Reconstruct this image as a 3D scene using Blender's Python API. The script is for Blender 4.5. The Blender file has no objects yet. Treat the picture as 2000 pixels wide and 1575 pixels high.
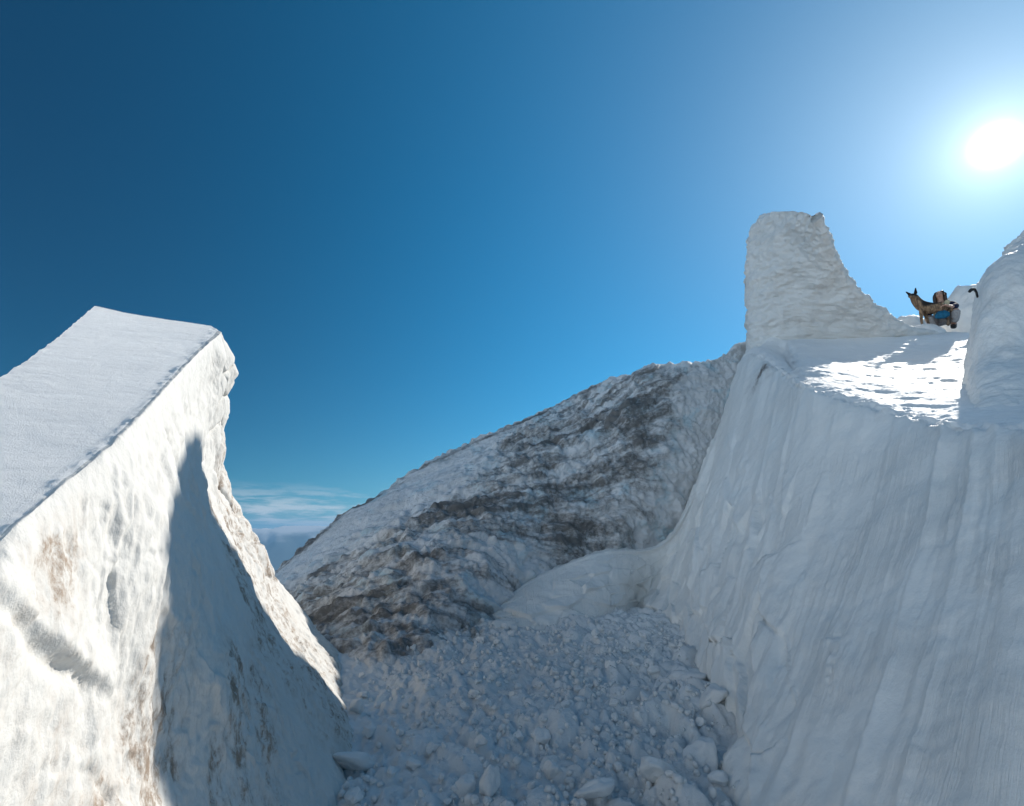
import bpy, bmesh, math, random
import numpy as np
from mathutils import Vector, Matrix

random.seed(7)
RNG = np.random.default_rng(11)
scene = bpy.context.scene
col = scene.collection

# ------------------------------------------------------------------ camera
PITCH = math.radians(14.5)
FOC = 1000.0
CP, SP = math.cos(PITCH), math.sin(PITCH)


def ray(px, py):
    u = (px - 1000.0) / FOC
    v = (787.5 - py) / FOC
    return np.array([u, CP - v * SP, v * CP + SP])


def P(px, py, y):
    d = ray(px, py)
    return d * (y / d[1])


def W(x, y, z):
    return np.array([x, y, z], float)


def floor_h(x, y):
    """height of the trench floor"""
    r = np.clip((y - 2.8) / 4.4, 0, 1)
    base = -1.42 + 0.46 * r * r * (3 - 2 * r)
    l = np.clip((-1.0 - x) / 1.2, 0, 1)
    base = base + 0.08 * l * l * np.clip(y / 3, 0, 1)
    q = np.clip((x - 0.75 - 0.16 * y) / 1.0, 0, 1)
    return base + 0.10 * q * q


def F(px, py, dz=0.0):
    d = ray(px, py)
    y = 3.0
    for _ in range(60):
        x = d[0] / d[1] * y
        y = 0.5 * y + 0.5 * float((floor_h(x, y) + dz) / (d[2] / d[1]))
    return d * (y / d[1])


SUN_PX = (1952, 242)
sd = ray(*SUN_PX)
sd = sd / np.linalg.norm(sd)
SUN = Vector(sd)
gd = ray(1945, 284)
GLOW = Vector(gd / np.linalg.norm(gd))

# ------------------------------------------------------------------ noise
_perm = np.random.default_rng(3).permutation(256).astype(np.int64)
_perm = np.concatenate([_perm, _perm])
_g = np.random.default_rng(5).normal(size=(256, 3))
_g /= np.linalg.norm(_g, axis=1)[:, None]


def gnoise(p):
    p = np.asarray(p, float)
    i = np.floor(p).astype(np.int64)
    f = p - i
    i &= 255
    w = f * f * f * (f * (f * 6 - 15) + 10)
    out = 0
    for dx in (0, 1):
        wx = w[..., 0] if dx else 1 - w[..., 0]
        a = _perm[(i[..., 0] + dx) & 255]
        for dy in (0, 1):
            wy = w[..., 1] if dy else 1 - w[..., 1]
            b = _perm[a + ((i[..., 1] + dy) & 255)]
            for dz in (0, 1):
                wz = w[..., 2] if dz else 1 - w[..., 2]
                c = _perm[b + ((i[..., 2] + dz) & 255)]
                gr = _g[c]
                out = out + wx * wy * wz * (gr[..., 0] * (f[..., 0] - dx) + gr[..., 1] * (f[..., 1] - dy) + gr[..., 2] * (f[..., 2] - dz))
    return out * 1.6


def fbm(p, oct=4, gain=0.5, lac=2.03):
    p = np.asarray(p, float)
    s, a = 0, 1.0
    for k in range(oct):
        s = s + a * gnoise(p + 17.3 * k)
        p = p * lac
        a *= gain
    return s


def ridged(p, oct=3):
    s, a = 0, 1.0
    for k in range(oct):
        s = s + a * (1 - 2 * np.abs(gnoise(p + 9.1 * k)))
        p = p * 2.1
        a *= 0.5
    return s


def lumps(p, scale, lo=0.0, hi=0.62, flat=0.8):
    """rounded lumps: each cell holds one of its own random radius; overlapping lumps take the higher"""
    p = p * scale
    i = np.floor(p).astype(np.int64)
    f = p - i
    best = np.zeros(p.shape[:-1])
    for dx in (-1, 0, 1):
        for dy in (-1, 0, 1):
            h = _perm[_perm[(i[..., 0] + dx) & 255] + ((i[..., 1] + dy) & 255)]
            o = _g[h][..., :2] * 0.42 + 0.5 + np.array([dx, dy])
            rad = lo + (hi - lo) * ((h * 37 % 101) / 101.0) ** 1.5
            e = 1 + 0.5 * _g[(h * 7) & 255][..., 2]
            q = f[..., :2] - o
            a = _g[h][..., 2] * 3
            ca, sa = np.cos(a), np.sin(a)
            u = (q[..., 0] * ca + q[..., 1] * sa) / e
            w = (-q[..., 0] * sa + q[..., 1] * ca) * e
            d2 = u * u + w * w
            best = np.maximum(best, np.sqrt(np.clip(rad * rad - d2, 0, None)) * flat)
    return best / scale


def worley(p):
    """F1 and F2-F1 of a 3D cell noise"""
    i = np.floor(p).astype(np.int64)
    f = p - i
    d1 = np.full(p.shape[:-1], 9.0)
    d2 = np.full(p.shape[:-1], 9.0)
    for dx in (-1, 0, 1):
        for dy in (-1, 0, 1):
            for dz in (-1, 0, 1):
                h = _perm[_perm[_perm[(i[..., 0] + dx) & 255] + ((i[..., 1] + dy) & 255)] + ((i[..., 2] + dz) & 255)]
                o = (_g[h] * 0.45 + 0.5) + np.array([dx, dy, dz])
                d = np.sqrt(((o - f) ** 2).sum(-1))
                n1 = np.minimum(d1, d)
                d2 = np.minimum(d2, np.maximum(d1, d))
                d1 = n1
    return d1, d2 - d1


def slabs(p):
    """irregular flat-topped pieces: returns a random height per cell and the distance to its border"""
    i = np.floor(p).astype(np.int64)
    f = p - i
    d1 = np.full(p.shape[:-1], 9.0); d2 = d1.copy(); val = np.zeros(p.shape[:-1])
    for dx in (-1, 0, 1):
        for dy in (-1, 0, 1):
            h = _perm[_perm[(i[..., 0] + dx) & 255] + ((i[..., 1] + dy) & 255)]
            o = _g[h][..., :2] * 0.5 + 0.5 + np.array([dx, dy])
            q = f[..., :2] - o
            d = np.sqrt((q ** 2).sum(-1))
            tilt = (_g[(h * 5) & 255][..., :2] * q).sum(-1)
            v = ((h * 53) % 97) / 97.0 + tilt * 0.8
            c = d < d1
            d2 = np.where(c, d1, np.minimum(d2, d))
            val = np.where(c, v, val)
            d1 = np.where(c, d, d1)
    return val, d2 - d1


def sstep(a, b, x):
    t = np.clip((x - a) / (b - a), 0, 1)
    return t * t * (3 - 2 * t)


# ------------------------------------------------------------------ mesh helpers
def mesh_from(name, verts, faces, mat, parent=None, smooth=True, attrs=None):
    me = bpy.data.meshes.new(name)
    verts = np.asarray(verts, dtype=np.float32)
    faces = np.asarray(faces, dtype=np.int32)
    k = faces.shape[1]
    me.vertices.add(len(verts))
    me.vertices.foreach_set('co', verts.ravel())
    me.loops.add(faces.size)
    me.loops.foreach_set('vertex_index', faces.ravel())
    me.polygons.add(len(faces))
    me.polygons.foreach_set('loop_start', np.arange(0, faces.size, k, dtype=np.int32))
    me.polygons.foreach_set('loop_total', np.full(len(faces), k, dtype=np.int32))
    me.polygons.foreach_set('use_smooth', np.full(len(faces), smooth))
    if attrs:
        for an, av in attrs.items():
            av = np.asarray(av, dtype=np.float32)
            if av.size == 3 * len(verts):
                a = me.attributes.new(an, 'FLOAT_VECTOR', 'POINT')
                a.data.foreach_set('vector', av.ravel())
            else:
                a = me.attributes.new(an, 'FLOAT', 'POINT')
                a.data.foreach_set('value', av.ravel())
    me.update(calc_edges=True)
    me.validate()
    if mat is not None:
        me.materials.append(mat)
    o = bpy.data.objects.new(name, me)
    col.objects.link(o)
    if parent is not None:
        o.parent = parent
        o.matrix_parent_inverse = parent.matrix_world.inverted()
    return o


def empty(name, loc, label=None, cat=None, group=None):
    o = bpy.data.objects.new(name, None)
    o.empty_display_size = 0.2
    col.objects.link(o)
    o.matrix_world = Matrix.Translation(Vector([float(c) for c in loc]))
    tag(o, label, cat, group)
    return o


def tag(o, label=None, cat=None, group=None, kind=None):
    if label: o['label'] = label
    if cat: o['category'] = cat
    if group: o['group'] = group
    if kind: o['kind'] = kind
    return o


def cr_matrix(n, m, ts=None, h=None):
    """matrix (m x n): cubic Hermite interpolation of n control rows at parameters ts, tangents weighted by chord lengths h"""
    if ts is None:
        ts = np.linspace(0, n - 1, m)
    if h is None:
        h = np.ones(n - 1)
    T = np.zeros((n, n))
    for i in range(n):
        if i == 0:
            T[0, 0], T[0, 1] = -1 / h[0], 1 / h[0]
        elif i == n - 1:
            T[i, i - 1], T[i, i] = -1 / h[-1], 1 / h[-1]
        else:
            a, b = h[i - 1], h[i]
            s = a + b
            T[i, i + 1] += a / (b * s)
            T[i, i] += -a / (b * s) + b / (a * s)
            T[i, i - 1] += -b / (a * s)
    M = np.zeros((len(ts), n))
    for r, t in enumerate(ts):
        i = min(int(math.floor(t)), n - 2)
        f = t - i
        M[r, i] += 2 * f ** 3 - 3 * f * f + 1
        M[r, i + 1] += -2 * f ** 3 + 3 * f * f
        M[r] += (f ** 3 - 2 * f * f + f) * h[i] * T[i] + (f ** 3 - f * f) * h[i] * T[i + 1]
    return M


def chords(ctrl, axis):
    d = np.linalg.norm(np.diff(ctrl, axis=axis), axis=-1)
    return (d.mean(axis=1 - axis) if axis == 0 else d.mean(axis=0)) + 1e-4


def even_params(ctrl, m, axis, weights=None):
    """sample parameters spread evenly by arc length (max over the other axis), times optional weights per span"""
    d = np.linalg.norm(np.diff(ctrl, axis=axis), axis=-1)
    L = d.mean(axis=1 - axis) if axis == 0 else d.mean(axis=0)
    if weights is not None:
        L = L * np.asarray(weights)
    c = np.concatenate([[0], np.cumsum(L + 1e-4)])
    return np.interp(np.linspace(0, c[-1], m), c, np.arange(len(c)))


def loft(ctrl, nu, nv, wu=None, wv=None, straight=None):
    ctrl = np.asarray(ctrl, float)
    tu = even_params(ctrl, nu, 0, wu)
    tv = even_params(ctrl, nv, 1, wv)
    A = cr_matrix(ctrl.shape[0], nu, tu, chords(ctrl, 0))
    B = cr_matrix(ctrl.shape[1], nv, tv, chords(ctrl, 1))
    if straight:  # these spans run straight from row to row
        for r, t in enumerate(tv):
            if straight[0] <= t <= straight[1]:
                i = min(int(t), ctrl.shape[1] - 2)
                B[r] = 0
                B[r, i], B[r, i + 1] = 1 - (t - i), t - i
    G = np.einsum('ui,ijk,vj->uvk', A, ctrl, B)
    return G, tu, tv


def gnormals(G, flip=False):
    du = np.gradient(G, axis=0)
    dv = np.gradient(G, axis=1)
    n = np.cross(du, dv)
    n /= np.linalg.norm(n, axis=-1)[..., None] + 1e-9
    return -n if flip else n


def gfaces(nu, nv, u0=0, u1=None, v0=0, v1=None, flip=False):
    u1 = nu - 1 if u1 is None else u1
    v1 = nv - 1 if v1 is None else v1
    a, b = np.meshgrid(np.arange(u0, u1), np.arange(v0, v1), indexing='ij')
    i = a * nv + b
    q = np.stack([i, i + nv, i + nv + 1, i + 1], -1).reshape(-1, 4)
    return q[:, ::-1] if flip else q


def sub_mesh(name, G, faces, mat, parent=None, attrs=None):
    """mesh of only the given faces of a grid, unused vertices dropped"""
    V = G.reshape(-1, 3)
    used = np.unique(faces)
    remap = np.full(len(V), -1, dtype=np.int64)
    remap[used] = np.arange(len(used))
    at = {k: (np.asarray(v).reshape(len(V), -1)[used]) for k, v in (attrs or {}).items()}
    return mesh_from(name, V[used], remap[faces], mat, parent, True, at)


# ------------------------------------------------------------------ materials
class NT:
    def __init__(s, tree):
        s.t = tree
        s.n = tree.nodes
        s.l = tree.links

    def new(s, typ, **kw):
        n = s.n.new(typ)
        for k, v in kw.items():
            setattr(n, k, v)
        return n

    def link(s, a, b):
        s.l.new(a, b)

    def val(s, sock, v):
        if hasattr(v, 'node'):
            s.l.new(v, sock)
        else:
            sock.default_value = v

    def math(s, op, a, b=None, c=None, clamp=False):
        n = s.new('ShaderNodeMath', operation=op, use_clamp=clamp)
        s.val(n.inputs[0], a)
        if b is not None: s.val(n.inputs[1], b)
        if c is not None: s.val(n.inputs[2], c)
        return n.outputs[0]

    def noise(s, vec, scale, detail=4, rough=0.55, dist=0.0):
        n = s.new('ShaderNodeTexNoise')
        s.l.new(vec, n.inputs['Vector'])
        n.inputs['Scale'].default_value = scale
        n.inputs['Detail'].default_value = detail
        n.inputs['Roughness'].default_value = rough
        n.inputs['Distortion'].default_value = dist
        return n.outputs['Fac']

    def ramp(s, fac, stops):
        n = s.new('ShaderNodeValToRGB')
        s.l.new(fac, n.inputs['Fac'])
        el = n.color_ramp.elements
        while len(el) < len(stops): el.new(0.5)
        for e, (p, c) in zip(el, stops):
            e.position = p
            e.color = (*c, 1) if len(c) == 3 else c
        return n.outputs['Color']

    def smooth(s, x, a, b):
        n = s.new('ShaderNodeMapRange', interpolation_type='SMOOTHSTEP')
        s.val(n.inputs['Value'], x)
        n.inputs['From Min'].default_value = a
        n.inputs['From Max'].default_value = b
        return n.outputs['Result']

    def mix(s, fac, a, b):
        n = s.new('ShaderNodeMix', data_type='RGBA')
        s.val(n.inputs['Factor'], fac)
        s.val(n.inputs['A'], a if hasattr(a, 'node') else (*a, 1))
        s.val(n.inputs['B'], b if hasattr(b, 'node') else (*b, 1))
        return n.outputs['Result']

    def mapping(s, vec, scale=(1, 1, 1), rot=(0, 0, 0)):
        n = s.new('ShaderNodeMapping')
        s.l.new(vec, n.inputs['Vector'])
        n.inputs['Scale'].default_value = scale
        n.inputs['Rotation'].default_value = rot
        return n.outputs['Vector']

    def attr(s, name):
        return s.new('ShaderNodeAttribute', attribute_name=name).outputs['Fac']


def snow_material(name, clean=(0.80, 0.82, 0.84), dirt=(0.22, 0.16, 0.11), dirt_amount=0.0, dirt_scale=6.0,
                  stretch=(1, 1, 1), rot=(0, 0, 0), bump=0.02, bump_scale=26.0, spec=0.5, rough=0.55, icy=0.0,
                  dirt_attr=None, grain=0.5, streak=None, coord=None, sheen=0.0, fall=None):
    m = bpy.data.materials.new(name)
    m.use_nodes = True
    nt = NT(m.node_tree)
    bs = nt.n['Principled BSDF']
    pos = nt.new('ShaderNodeNewGeometry').outputs['Position']
    if coord:
        warp = nt.mapping(nt.new('ShaderNodeAttribute', attribute_name=coord).outputs['Vector'], stretch, rot)
    else:
        warp = nt.mapping(pos, stretch, rot)
    big = nt.noise(pos, 0.9, 4, 0.6)
    base = nt.mix(nt.smooth(big, 0.35, 0.65), tuple(c * 0.955 for c in clean), clean)
    if icy > 0:
        ic = nt.smooth(nt.noise(pos, 2.1, 5, 0.6, 0.5), 0.5, 0.72)
        base = nt.mix(nt.math('MULTIPLY', ic, icy), base, (0.50, 0.66, 0.72))
    if dirt_attr or dirt_amount > 0:
        big2 = nt.noise(warp, dirt_scale * 0.28, 4, 0.6, 0.3)
        n1 = nt.noise(warp, dirt_scale, 6, 0.68, 0.4)
        n2 = nt.noise(pos if coord else warp, dirt_scale * 4.3, 6, 0.75)
        comb = nt.math('ADD', nt.math('MULTIPLY', n1, 0.62), nt.math('MULTIPLY', n2, 0.38))
        comb = nt.math('ADD', comb, nt.math('MULTIPLY', nt.math('SUBTRACT', big2, 0.5), 0.55))
        amt = nt.attr(dirt_attr) if dirt_attr else dirt_amount
        thr = nt.math('SUBTRACT', 0.80, nt.math('MULTIPLY', amt, 0.36))
        d = nt.math('DIVIDE', nt.math('SUBTRACT', comb, thr), 0.13, clamp=True)
        d = nt.math('MULTIPLY', d, nt.smooth(amt, 0.0, 0.25) if dirt_attr else 1.0)
        dc = nt.mix(nt.smooth(nt.noise(pos, 3.2, 3), 0.4, 0.62), dirt, tuple(c * 0.6 + 0.02 for c in dirt))
        # a thin veil of grime under the spots
        veil = nt.math('MULTIPLY', nt.math('MULTIPLY', nt.smooth(nt.math('ADD', n1, nt.math('MULTIPLY', big2, 0.5)), 0.62, 0.95), amt), 0.55)
        base = nt.mix(veil, base, tuple(c * 1.35 for c in dirt))
        base = nt.mix(nt.math('MULTIPLY', d, 0.85), base, dc)
    nt.link(base, bs.inputs['Base Color'])
    bs.inputs['Roughness'].default_value = rough
    bs.inputs['Specular IOR Level'].default_value = spec
    bs.inputs['IOR'].default_value = 1.31
    bs.inputs['Sheen Weight'].default_value = sheen
    bs.inputs['Sheen Roughness'].default_value = 0.3
    # relief
    h = nt.noise(pos, bump_scale, 6, 0.62)
    h2 = nt.noise(pos, bump_scale * 5.5, 4, 0.7)
    hh = nt.math('ADD', h, nt.math('MULTIPLY', h2, grain))
    if streak:
        sv = nt.mapping(pos, streak[0], streak[1])
        hh = nt.math('ADD', hh, nt.math('MULTIPLY', nt.noise(sv, 1.0, 5, 0.6), streak[2]))
    if fall:  # scrape lines along the fall line of a cut face
        fv = nt.mapping(nt.new('ShaderNodeAttribute', attribute_name=fall).outputs['Vector'], (16, 3.5, 1), (0, 0, 0.06))
        msk = nt.smooth(nt.noise(pos, 1.3, 4), 0.38, 0.6)
        hh = nt.math('ADD', hh, nt.math('MULTIPLY', nt.math('MULTIPLY', nt.noise(fv, 1.0, 6, 0.7), msk), 2.2))
    b = nt.new('ShaderNodeBump')
    b.inputs['Strength'].default_value = 1.0
    b.inputs['Distance'].default_value = bump
    nt.link(hh, b.inputs['Height'])
    nt.link(b.outputs['Normal'], bs.inputs['Normal'])
    return m


def plain(name, c, rough=0.7, spec=0.3, var=0.25, scale=40, bump=0.0):
    m = bpy.data.materials.new(name)
    m.use_nodes = True
    nt = NT(m.node_tree)
    bs = nt.n['Principled BSDF']
    pos = nt.new('ShaderNodeTexCoord').outputs['Object']
    n = nt.noise(pos, scale, 4)
    nt.link(nt.mix(nt.smooth(n, 0.3, 0.7), tuple(x * (1 - var) for x in c), tuple(min(1, x * (1 + var)) for x in c)), bs.inputs['Base Color'])
    bs.inputs['Roughness'].default_value = rough
    bs.inputs['Specular IOR Level'].default_value = spec
    if bump:
        b = nt.new('ShaderNodeBump'); b.inputs['Distance'].default_value = bump
        nt.link(n, b.inputs['Height']); nt.link(b.outputs['Normal'], bs.inputs['Normal'])
    return m


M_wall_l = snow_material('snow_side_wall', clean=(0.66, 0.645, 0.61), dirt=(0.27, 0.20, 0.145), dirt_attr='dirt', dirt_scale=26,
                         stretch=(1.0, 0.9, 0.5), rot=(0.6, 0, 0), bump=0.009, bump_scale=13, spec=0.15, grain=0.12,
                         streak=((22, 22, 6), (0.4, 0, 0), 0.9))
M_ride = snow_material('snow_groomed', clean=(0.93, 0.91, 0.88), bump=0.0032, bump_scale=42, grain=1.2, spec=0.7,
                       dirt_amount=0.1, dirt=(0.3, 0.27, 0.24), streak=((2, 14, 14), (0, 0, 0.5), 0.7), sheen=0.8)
M_wall_r = snow_material('snow_cut_wall', clean=(0.86, 0.84, 0.80), bump=0.008, bump_scale=9, grain=0.25, spec=0.2, dirt_attr='dirt',
                         dirt=(0.2, 0.15, 0.12), icy=0.12, fall='fall')
M_deck = snow_material('snow_deck', clean=(0.86, 0.84, 0.81), bump=0.007, bump_scale=14, spec=0.8, rough=0.62, sheen=0.7)
M_tower = snow_material('snow_tower', clean=(0.86, 0.84, 0.80), dirt=(0.34, 0.26, 0.18), dirt_attr='dirt', dirt_scale=3.5,
                        stretch=(0.8, 0.8, 2.2), bump=0.03, bump_scale=7, spec=0.3)
M_hill = snow_material('snow_dirty_slope', clean=(0.79, 0.78, 0.77), dirt=(0.16, 0.148, 0.135), dirt_attr='dirt', dirt_scale=4.2,
                       stretch=(0.8, 1.1, 1.0), bump=0.022, bump_scale=10, icy=0.9, spec=0.3, coord='strata')
M_floor = snow_material('snow_rubble_floor', clean=(0.80, 0.80, 0.79), dirt=(0.22, 0.2, 0.17), dirt_attr='dirt', bump=0.010, bump_scale=30,
                        spec=0.3, icy=0.4)
M_chunk = snow_material('snow_chunk', clean=(0.84, 0.83, 0.81), dirt=(0.3, 0.25, 0.2), dirt_amount=0.12, bump=0.006, bump_scale=45, icy=0.3)
M_block = snow_material('snow_block', clean=(0.86, 0.84, 0.80), dirt=(0.36, 0.28, 0.22), dirt_attr='dirt', dirt_scale=2.5,
                        stretch=(1.6, 1.6, 0.5), bump=0.015, bump_scale=8, spec=0.3)

# ================================================================== ground
def axis_coords(lo, hi, step, far, growth=1.28):
    a = list(np.arange(lo, hi + step * 0.5, step))
    s, x = step, a[-1]
    while x < far:
        s *= growth; x += s; a.append(x)
    s, x = step, a[0]
    pre = []
    while x > -far:
        s *= growth; x -= s; pre.append(x)
    return np.array(pre[::-1] + a)


def build_ground():
    xs = axis_coords(-2.8, 2.6, 0.015, 45000)
    ys = axis_coords(1.9, 8.4, 0.016, 45000)
    X, Y = np.meshgrid(xs, ys, indexing='ij')
    r = np.sqrt(X ** 2 + Y ** 2)
    near = sstep(9.5, 7.5, r)
    Z = floor_h(X, Y)
    drop = np.clip(r - 9.0, 0, None)
    # the mountainside falls away to a wide valley
    far = -720 * (1 - np.exp(-drop * 0.55 / 720))
    Pm = np.stack([X / 2600, Y / 2600, X * 0 + 3.3], -1)
    hills = fbm(Pm, 5) * 210 * sstep(900, 3200, r)
    Z = Z + far + hills
    P3 = np.stack([X, Y, X * 0], -1)
    lump_mask = sstep(0.9, 1.4, Y) * near
    rough_r = sstep(-0.8, 1.1, X + 0.15 * (3 - Y)) * sstep(7.5, 4, Y)
    Q = P3 + 0.06 * np.stack([gnoise(P3 * 5), gnoise(P3 * 5 + 9), gnoise(P3 * 5 + 5)], -1)
    n = 0.07 * fbm(P3 * 1.3, 3) + 0.035 * fbm(P3 * 5, 4) + 0.012 * ridged(P3 * 14, 2)
    sel = sstep(-0.25, 0.25, gnoise(P3 * 1.7 + 3))
    l1 = lumps(Q, 4.0, 0.0, 0.62, .65) * (0.45 + 0.55 * rough_r)
    l2 = lumps(Q + 3.7, 9.0, 0.0, 0.6) * (0.4 + 0.5 * rough_r)
    l3 = lumps(Q + 8.1, 19.0, 0.0, 0.6) * 0.85
    l4 = lumps(Q + 5.1, 41.0, 0.1, 0.6) * 0.8
    lm = np.maximum(np.maximum(l1, l2), np.maximum(l3, l4 * .6)) * 0.8 + 0.2 * (l2 + l3)
    # smoother pressed snow next to the left ramp
    rgh = 0.25 + 0.75 * sstep(-1.15, -0.45, X + 0.22 * (Y - 2.0) * 0.8)
    Z = Z + lump_mask * (n * (0.5 + 0.5 * rgh) + (lm * 1.7 - 0.04) * rgh)
    dirt = 0.25 * sstep(-0.1, 0.5, fbm(P3 * 0.9 + 4, 3)) * near
    dirt = dirt + 0.75 * sstep(5.0, 5.8, Y) * sstep(0.1, -0.5, X) * near
    G = np.stack([X, Y, Z], -1)
    o = mesh_from('ground', G.reshape(-1, 3), gfaces(len(xs), len(ys), flip=False), M_floor_far, attrs={'dirt': dirt})
    tag(o, kind='structure')
    return xs, ys, Z


# near: rubble snow; far: dark forested valley, both on one sheet
def ground_material():
    m = M_floor
    nt = NT(m.node_tree)
    bs = nt.n['Principled BSDF']
    src = bs.inputs['Base Color'].links[0].from_socket
    g = nt.new('ShaderNodeNewGeometry').outputs['Position']
    ln = nt.new('ShaderNodeVectorMath', operation='LENGTH')
    nt.link(g, ln.inputs[0])
    f = nt.smooth(ln.outputs['Value'], 700, 1600)
    forest = nt.mix(nt.smooth(nt.noise(g, 0.0011, 6, 0.6), 0.42, 0.6), (0.035, 0.055, 0.045), (0.10, 0.11, 0.085))
    nt.link(nt.mix(f, src, forest), bs.inputs['Base Color'])
    return m


M_floor_far = ground_material()
GX, GY, GZ = build_ground()

# distant snowy range, built as a real ridge sheet ~22 km away
def build_mountains():
    az = np.linspace(math.radians(-75), math.radians(75), 700)
    rr = np.linspace(8500, 15500, 60)
    A, R = np.meshgrid(az, rr, indexing='ij')
    X = R * np.sin(A); Y = R * np.cos(A)
    prof = np.exp(-((R - 12000) / 1900) ** 2)
    n = ridged(np.stack([X / 3000, Y / 3000, X * 0 + 1.7], -1), 5)
    env = 0.55 + 0.45 * np.sin(A * 5.3 + 2.9)
    Z = -760 + prof * np.minimum(960, 640 + 300 * np.clip(n, 0, 2) * env)
    m = bpy.data.materials.new('far_mountain')
    m.use_nodes = True
    nt = NT(m.node_tree)
    bs = nt.n['Principled BSDF']
    g = nt.new('ShaderNodeNewGeometry').outputs['Position']
    sep = nt.new('ShaderNodeSeparateXYZ'); nt.link(g, sep.inputs[0])
    h = nt.math('ADD', nt.math('DIVIDE', sep.outputs['Z'], 700), nt.math('MULTIPLY', nt.noise(g, 0.0012, 5), 1.1))
    nt.link(nt.mix(nt.smooth(h, 0.35, 0.7), (0.05, 0.07, 0.08), (0.5, 0.5, 0.52)), bs.inputs['Base Color'])
    bs.inputs['Roughness'].default_value = 0.9
    o = mesh_from('mountains', np.stack([X, Y, Z], -1).reshape(-1, 3), gfaces(700, 60), m)
    tag(o, kind='structure')


build_mountains()

# ================================================================== dirty hillside
def build_hill():
    ridge = [P(380, 1240, 7.6), P(470, 1160, 7.8), P(545, 1108, 8.0), P(690, 1000, 8.5), P(820, 920, 9.0), P(1000, 836, 9.5), P(1120, 770, 9.9),
             P(1250, 724, 9.6), P(1370, 711, 9.7), P(1455, 672, 10.1), P(1560, 668, 10.6)]
    base = [F(400, 1260, -.2), F(500, 1300, -.1), F(610, 1300, -.1), F(700, 1315, -.1), F(810, 1300, -.1), F(930, 1240, -.1), P(1050, 1160, 7.4), P(1180, 1110, 8.2),
            P(1300, 1090, 8.9), P(1400, 900, 9.3), P(1500, 780, 9.6)]
    C = []
    for a, b in zip(ridge, base):
        rows = [b + W(0.0, -0.3, -0.55), b]
        for t in (0.2, 0.4, 0.6, 0.8, 0.94):
            p = b + (a - b) * t
            p = p + W(0.04, -0.12, -0.02) * math.sin(t * math.pi) * 1.2
            rows.append(p)
        rows += [a, a + W(0.25, 0.35, -0.12), a + W(1.3, 1.6, -1.5), a + W(2.6, 4.2, -6.0)]
        C.append(rows)
    G, tu, tv = loft(C, 560, 420, wv=[.3, 1, 1, 1, 1, 1, 1, 1, .5, .15])
    N = gnormals(G)
    if N[200, 150, 2] < 0: N = -N
    TU = np.repeat(tu[:, None], len(tv), 1)
    TV = np.repeat(tv[None, :], len(tu), 0)
    # coordinates laid along the strata, which run parallel to the crest
    ax = (ridge[7] - ridge[3]); ax /= np.linalg.norm(ax)
    ay = np.cross(np.array([0.41, 0.55, -1.0]) / 1.22, ax)
    a = G @ ax; b = G @ ay
    S = np.stack([a * 0.55, b * 1.7, G[..., 1] * 0.3], -1)
    # broken dirty band, clean upper shoulder
    band = sstep(0.3, 1.4, TV) * sstep(5.6, 3.8, TV + 0.6 * fbm(S * 0.8, 2) - sstep(3.5, 6.5, TU) * 2.2)
    right_clean = sstep(8.6, 7.0, TU)
    amp = 0.25 + 0.95 * band * (0.35 + 0.65 * right_clean)
    Wp = S + 0.35 * np.stack([fbm(G * 0.9, 3), fbm(G * 0.9 + 7, 3), fbm(G * 0.9 + 3, 2)], -1)
    d = 0.10 * fbm(S * 0.7, 3) + 0.022 * ridged(Wp * 1.7 + 3, 3) * amp + 0.04 * fbm(Wp * np.array([4, 4, 4]), 4) * amp
    l1, l2 = worley(Wp * np.array([4.0, 2.6, 4.0]))
    d = d + 0.13 * np.clip(0.62 - l1, 0, 1) * amp
    l1, l2 = worley(G * 6.5 + 4 + 0.2 * fbm(G * 4, 2)[..., None])
    d = d + 0.060 * np.clip(0.6 - l1, 0, 1) * amp
    l1, l2 = worley(G * 14 + 4)
    d = d + 0.020 * np.clip(0.7 - l1, 0, 1) * (0.2 + amp)
    hv, he = slabs(np.stack([a * 3.2, b * 5.0, b * 0], -1) + 0.5 * np.stack([fbm(G * 1.7, 2), fbm(G * 1.7 + 5, 2), a * 0], -1))
    d = d + 0.036 * (hv - .4) * sstep(0, .12, he) * amp
    hv2, he2 = slabs(np.stack([a * 8.0, b * 11.0, b * 0], -1) + 0.6 * np.stack([fbm(G * 3, 2), fbm(G * 3 + 5, 2), a * 0], -1))
    d = d + 0.022 * (hv2 - .4) * sstep(0, .15, he2) * (.15 + amp)
    d = d + 0.012 * gnoise(G * 22)
    strata = np.stack([a * 0.42, b * 1.5, G[..., 2] * 0.2], -1) + 0.15 * (Wp - S)
    crest = np.exp(-((TV - 7.0) / 0.35) ** 2)
    d = d + crest * 0.055 * fbm(G * 7, 3)
    d = d * sstep(0.2, 0.9, TV + 0.3) * sstep(10, 9, TV)
    G = G + N * d[..., None]
    dirt = 0.16 + 0.85 * band * right_clean + 0.55 * np.exp(-((TV - 6.7) / 0.45) ** 2) * sstep(6.5, 3.0, TU) + 0.45 * np.exp(-((TV - 6.6) / 0.35) ** 2)
    dirt = dirt + 0.35 * ridged(S * 0.9 + 2.2, 2) * sstep(0.6, 0.1, band) * 0.6
    dirt = np.clip(dirt * .95, 0, 1.0)
    o = mesh_from('hillside', G.reshape(-1, 3), gfaces(len(tu), len(tv)), M_hill, attrs={'dirt': dirt, 'strata': strata.reshape(-1, 3)})
    tag(o, kind='structure')


build_hill()

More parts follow.
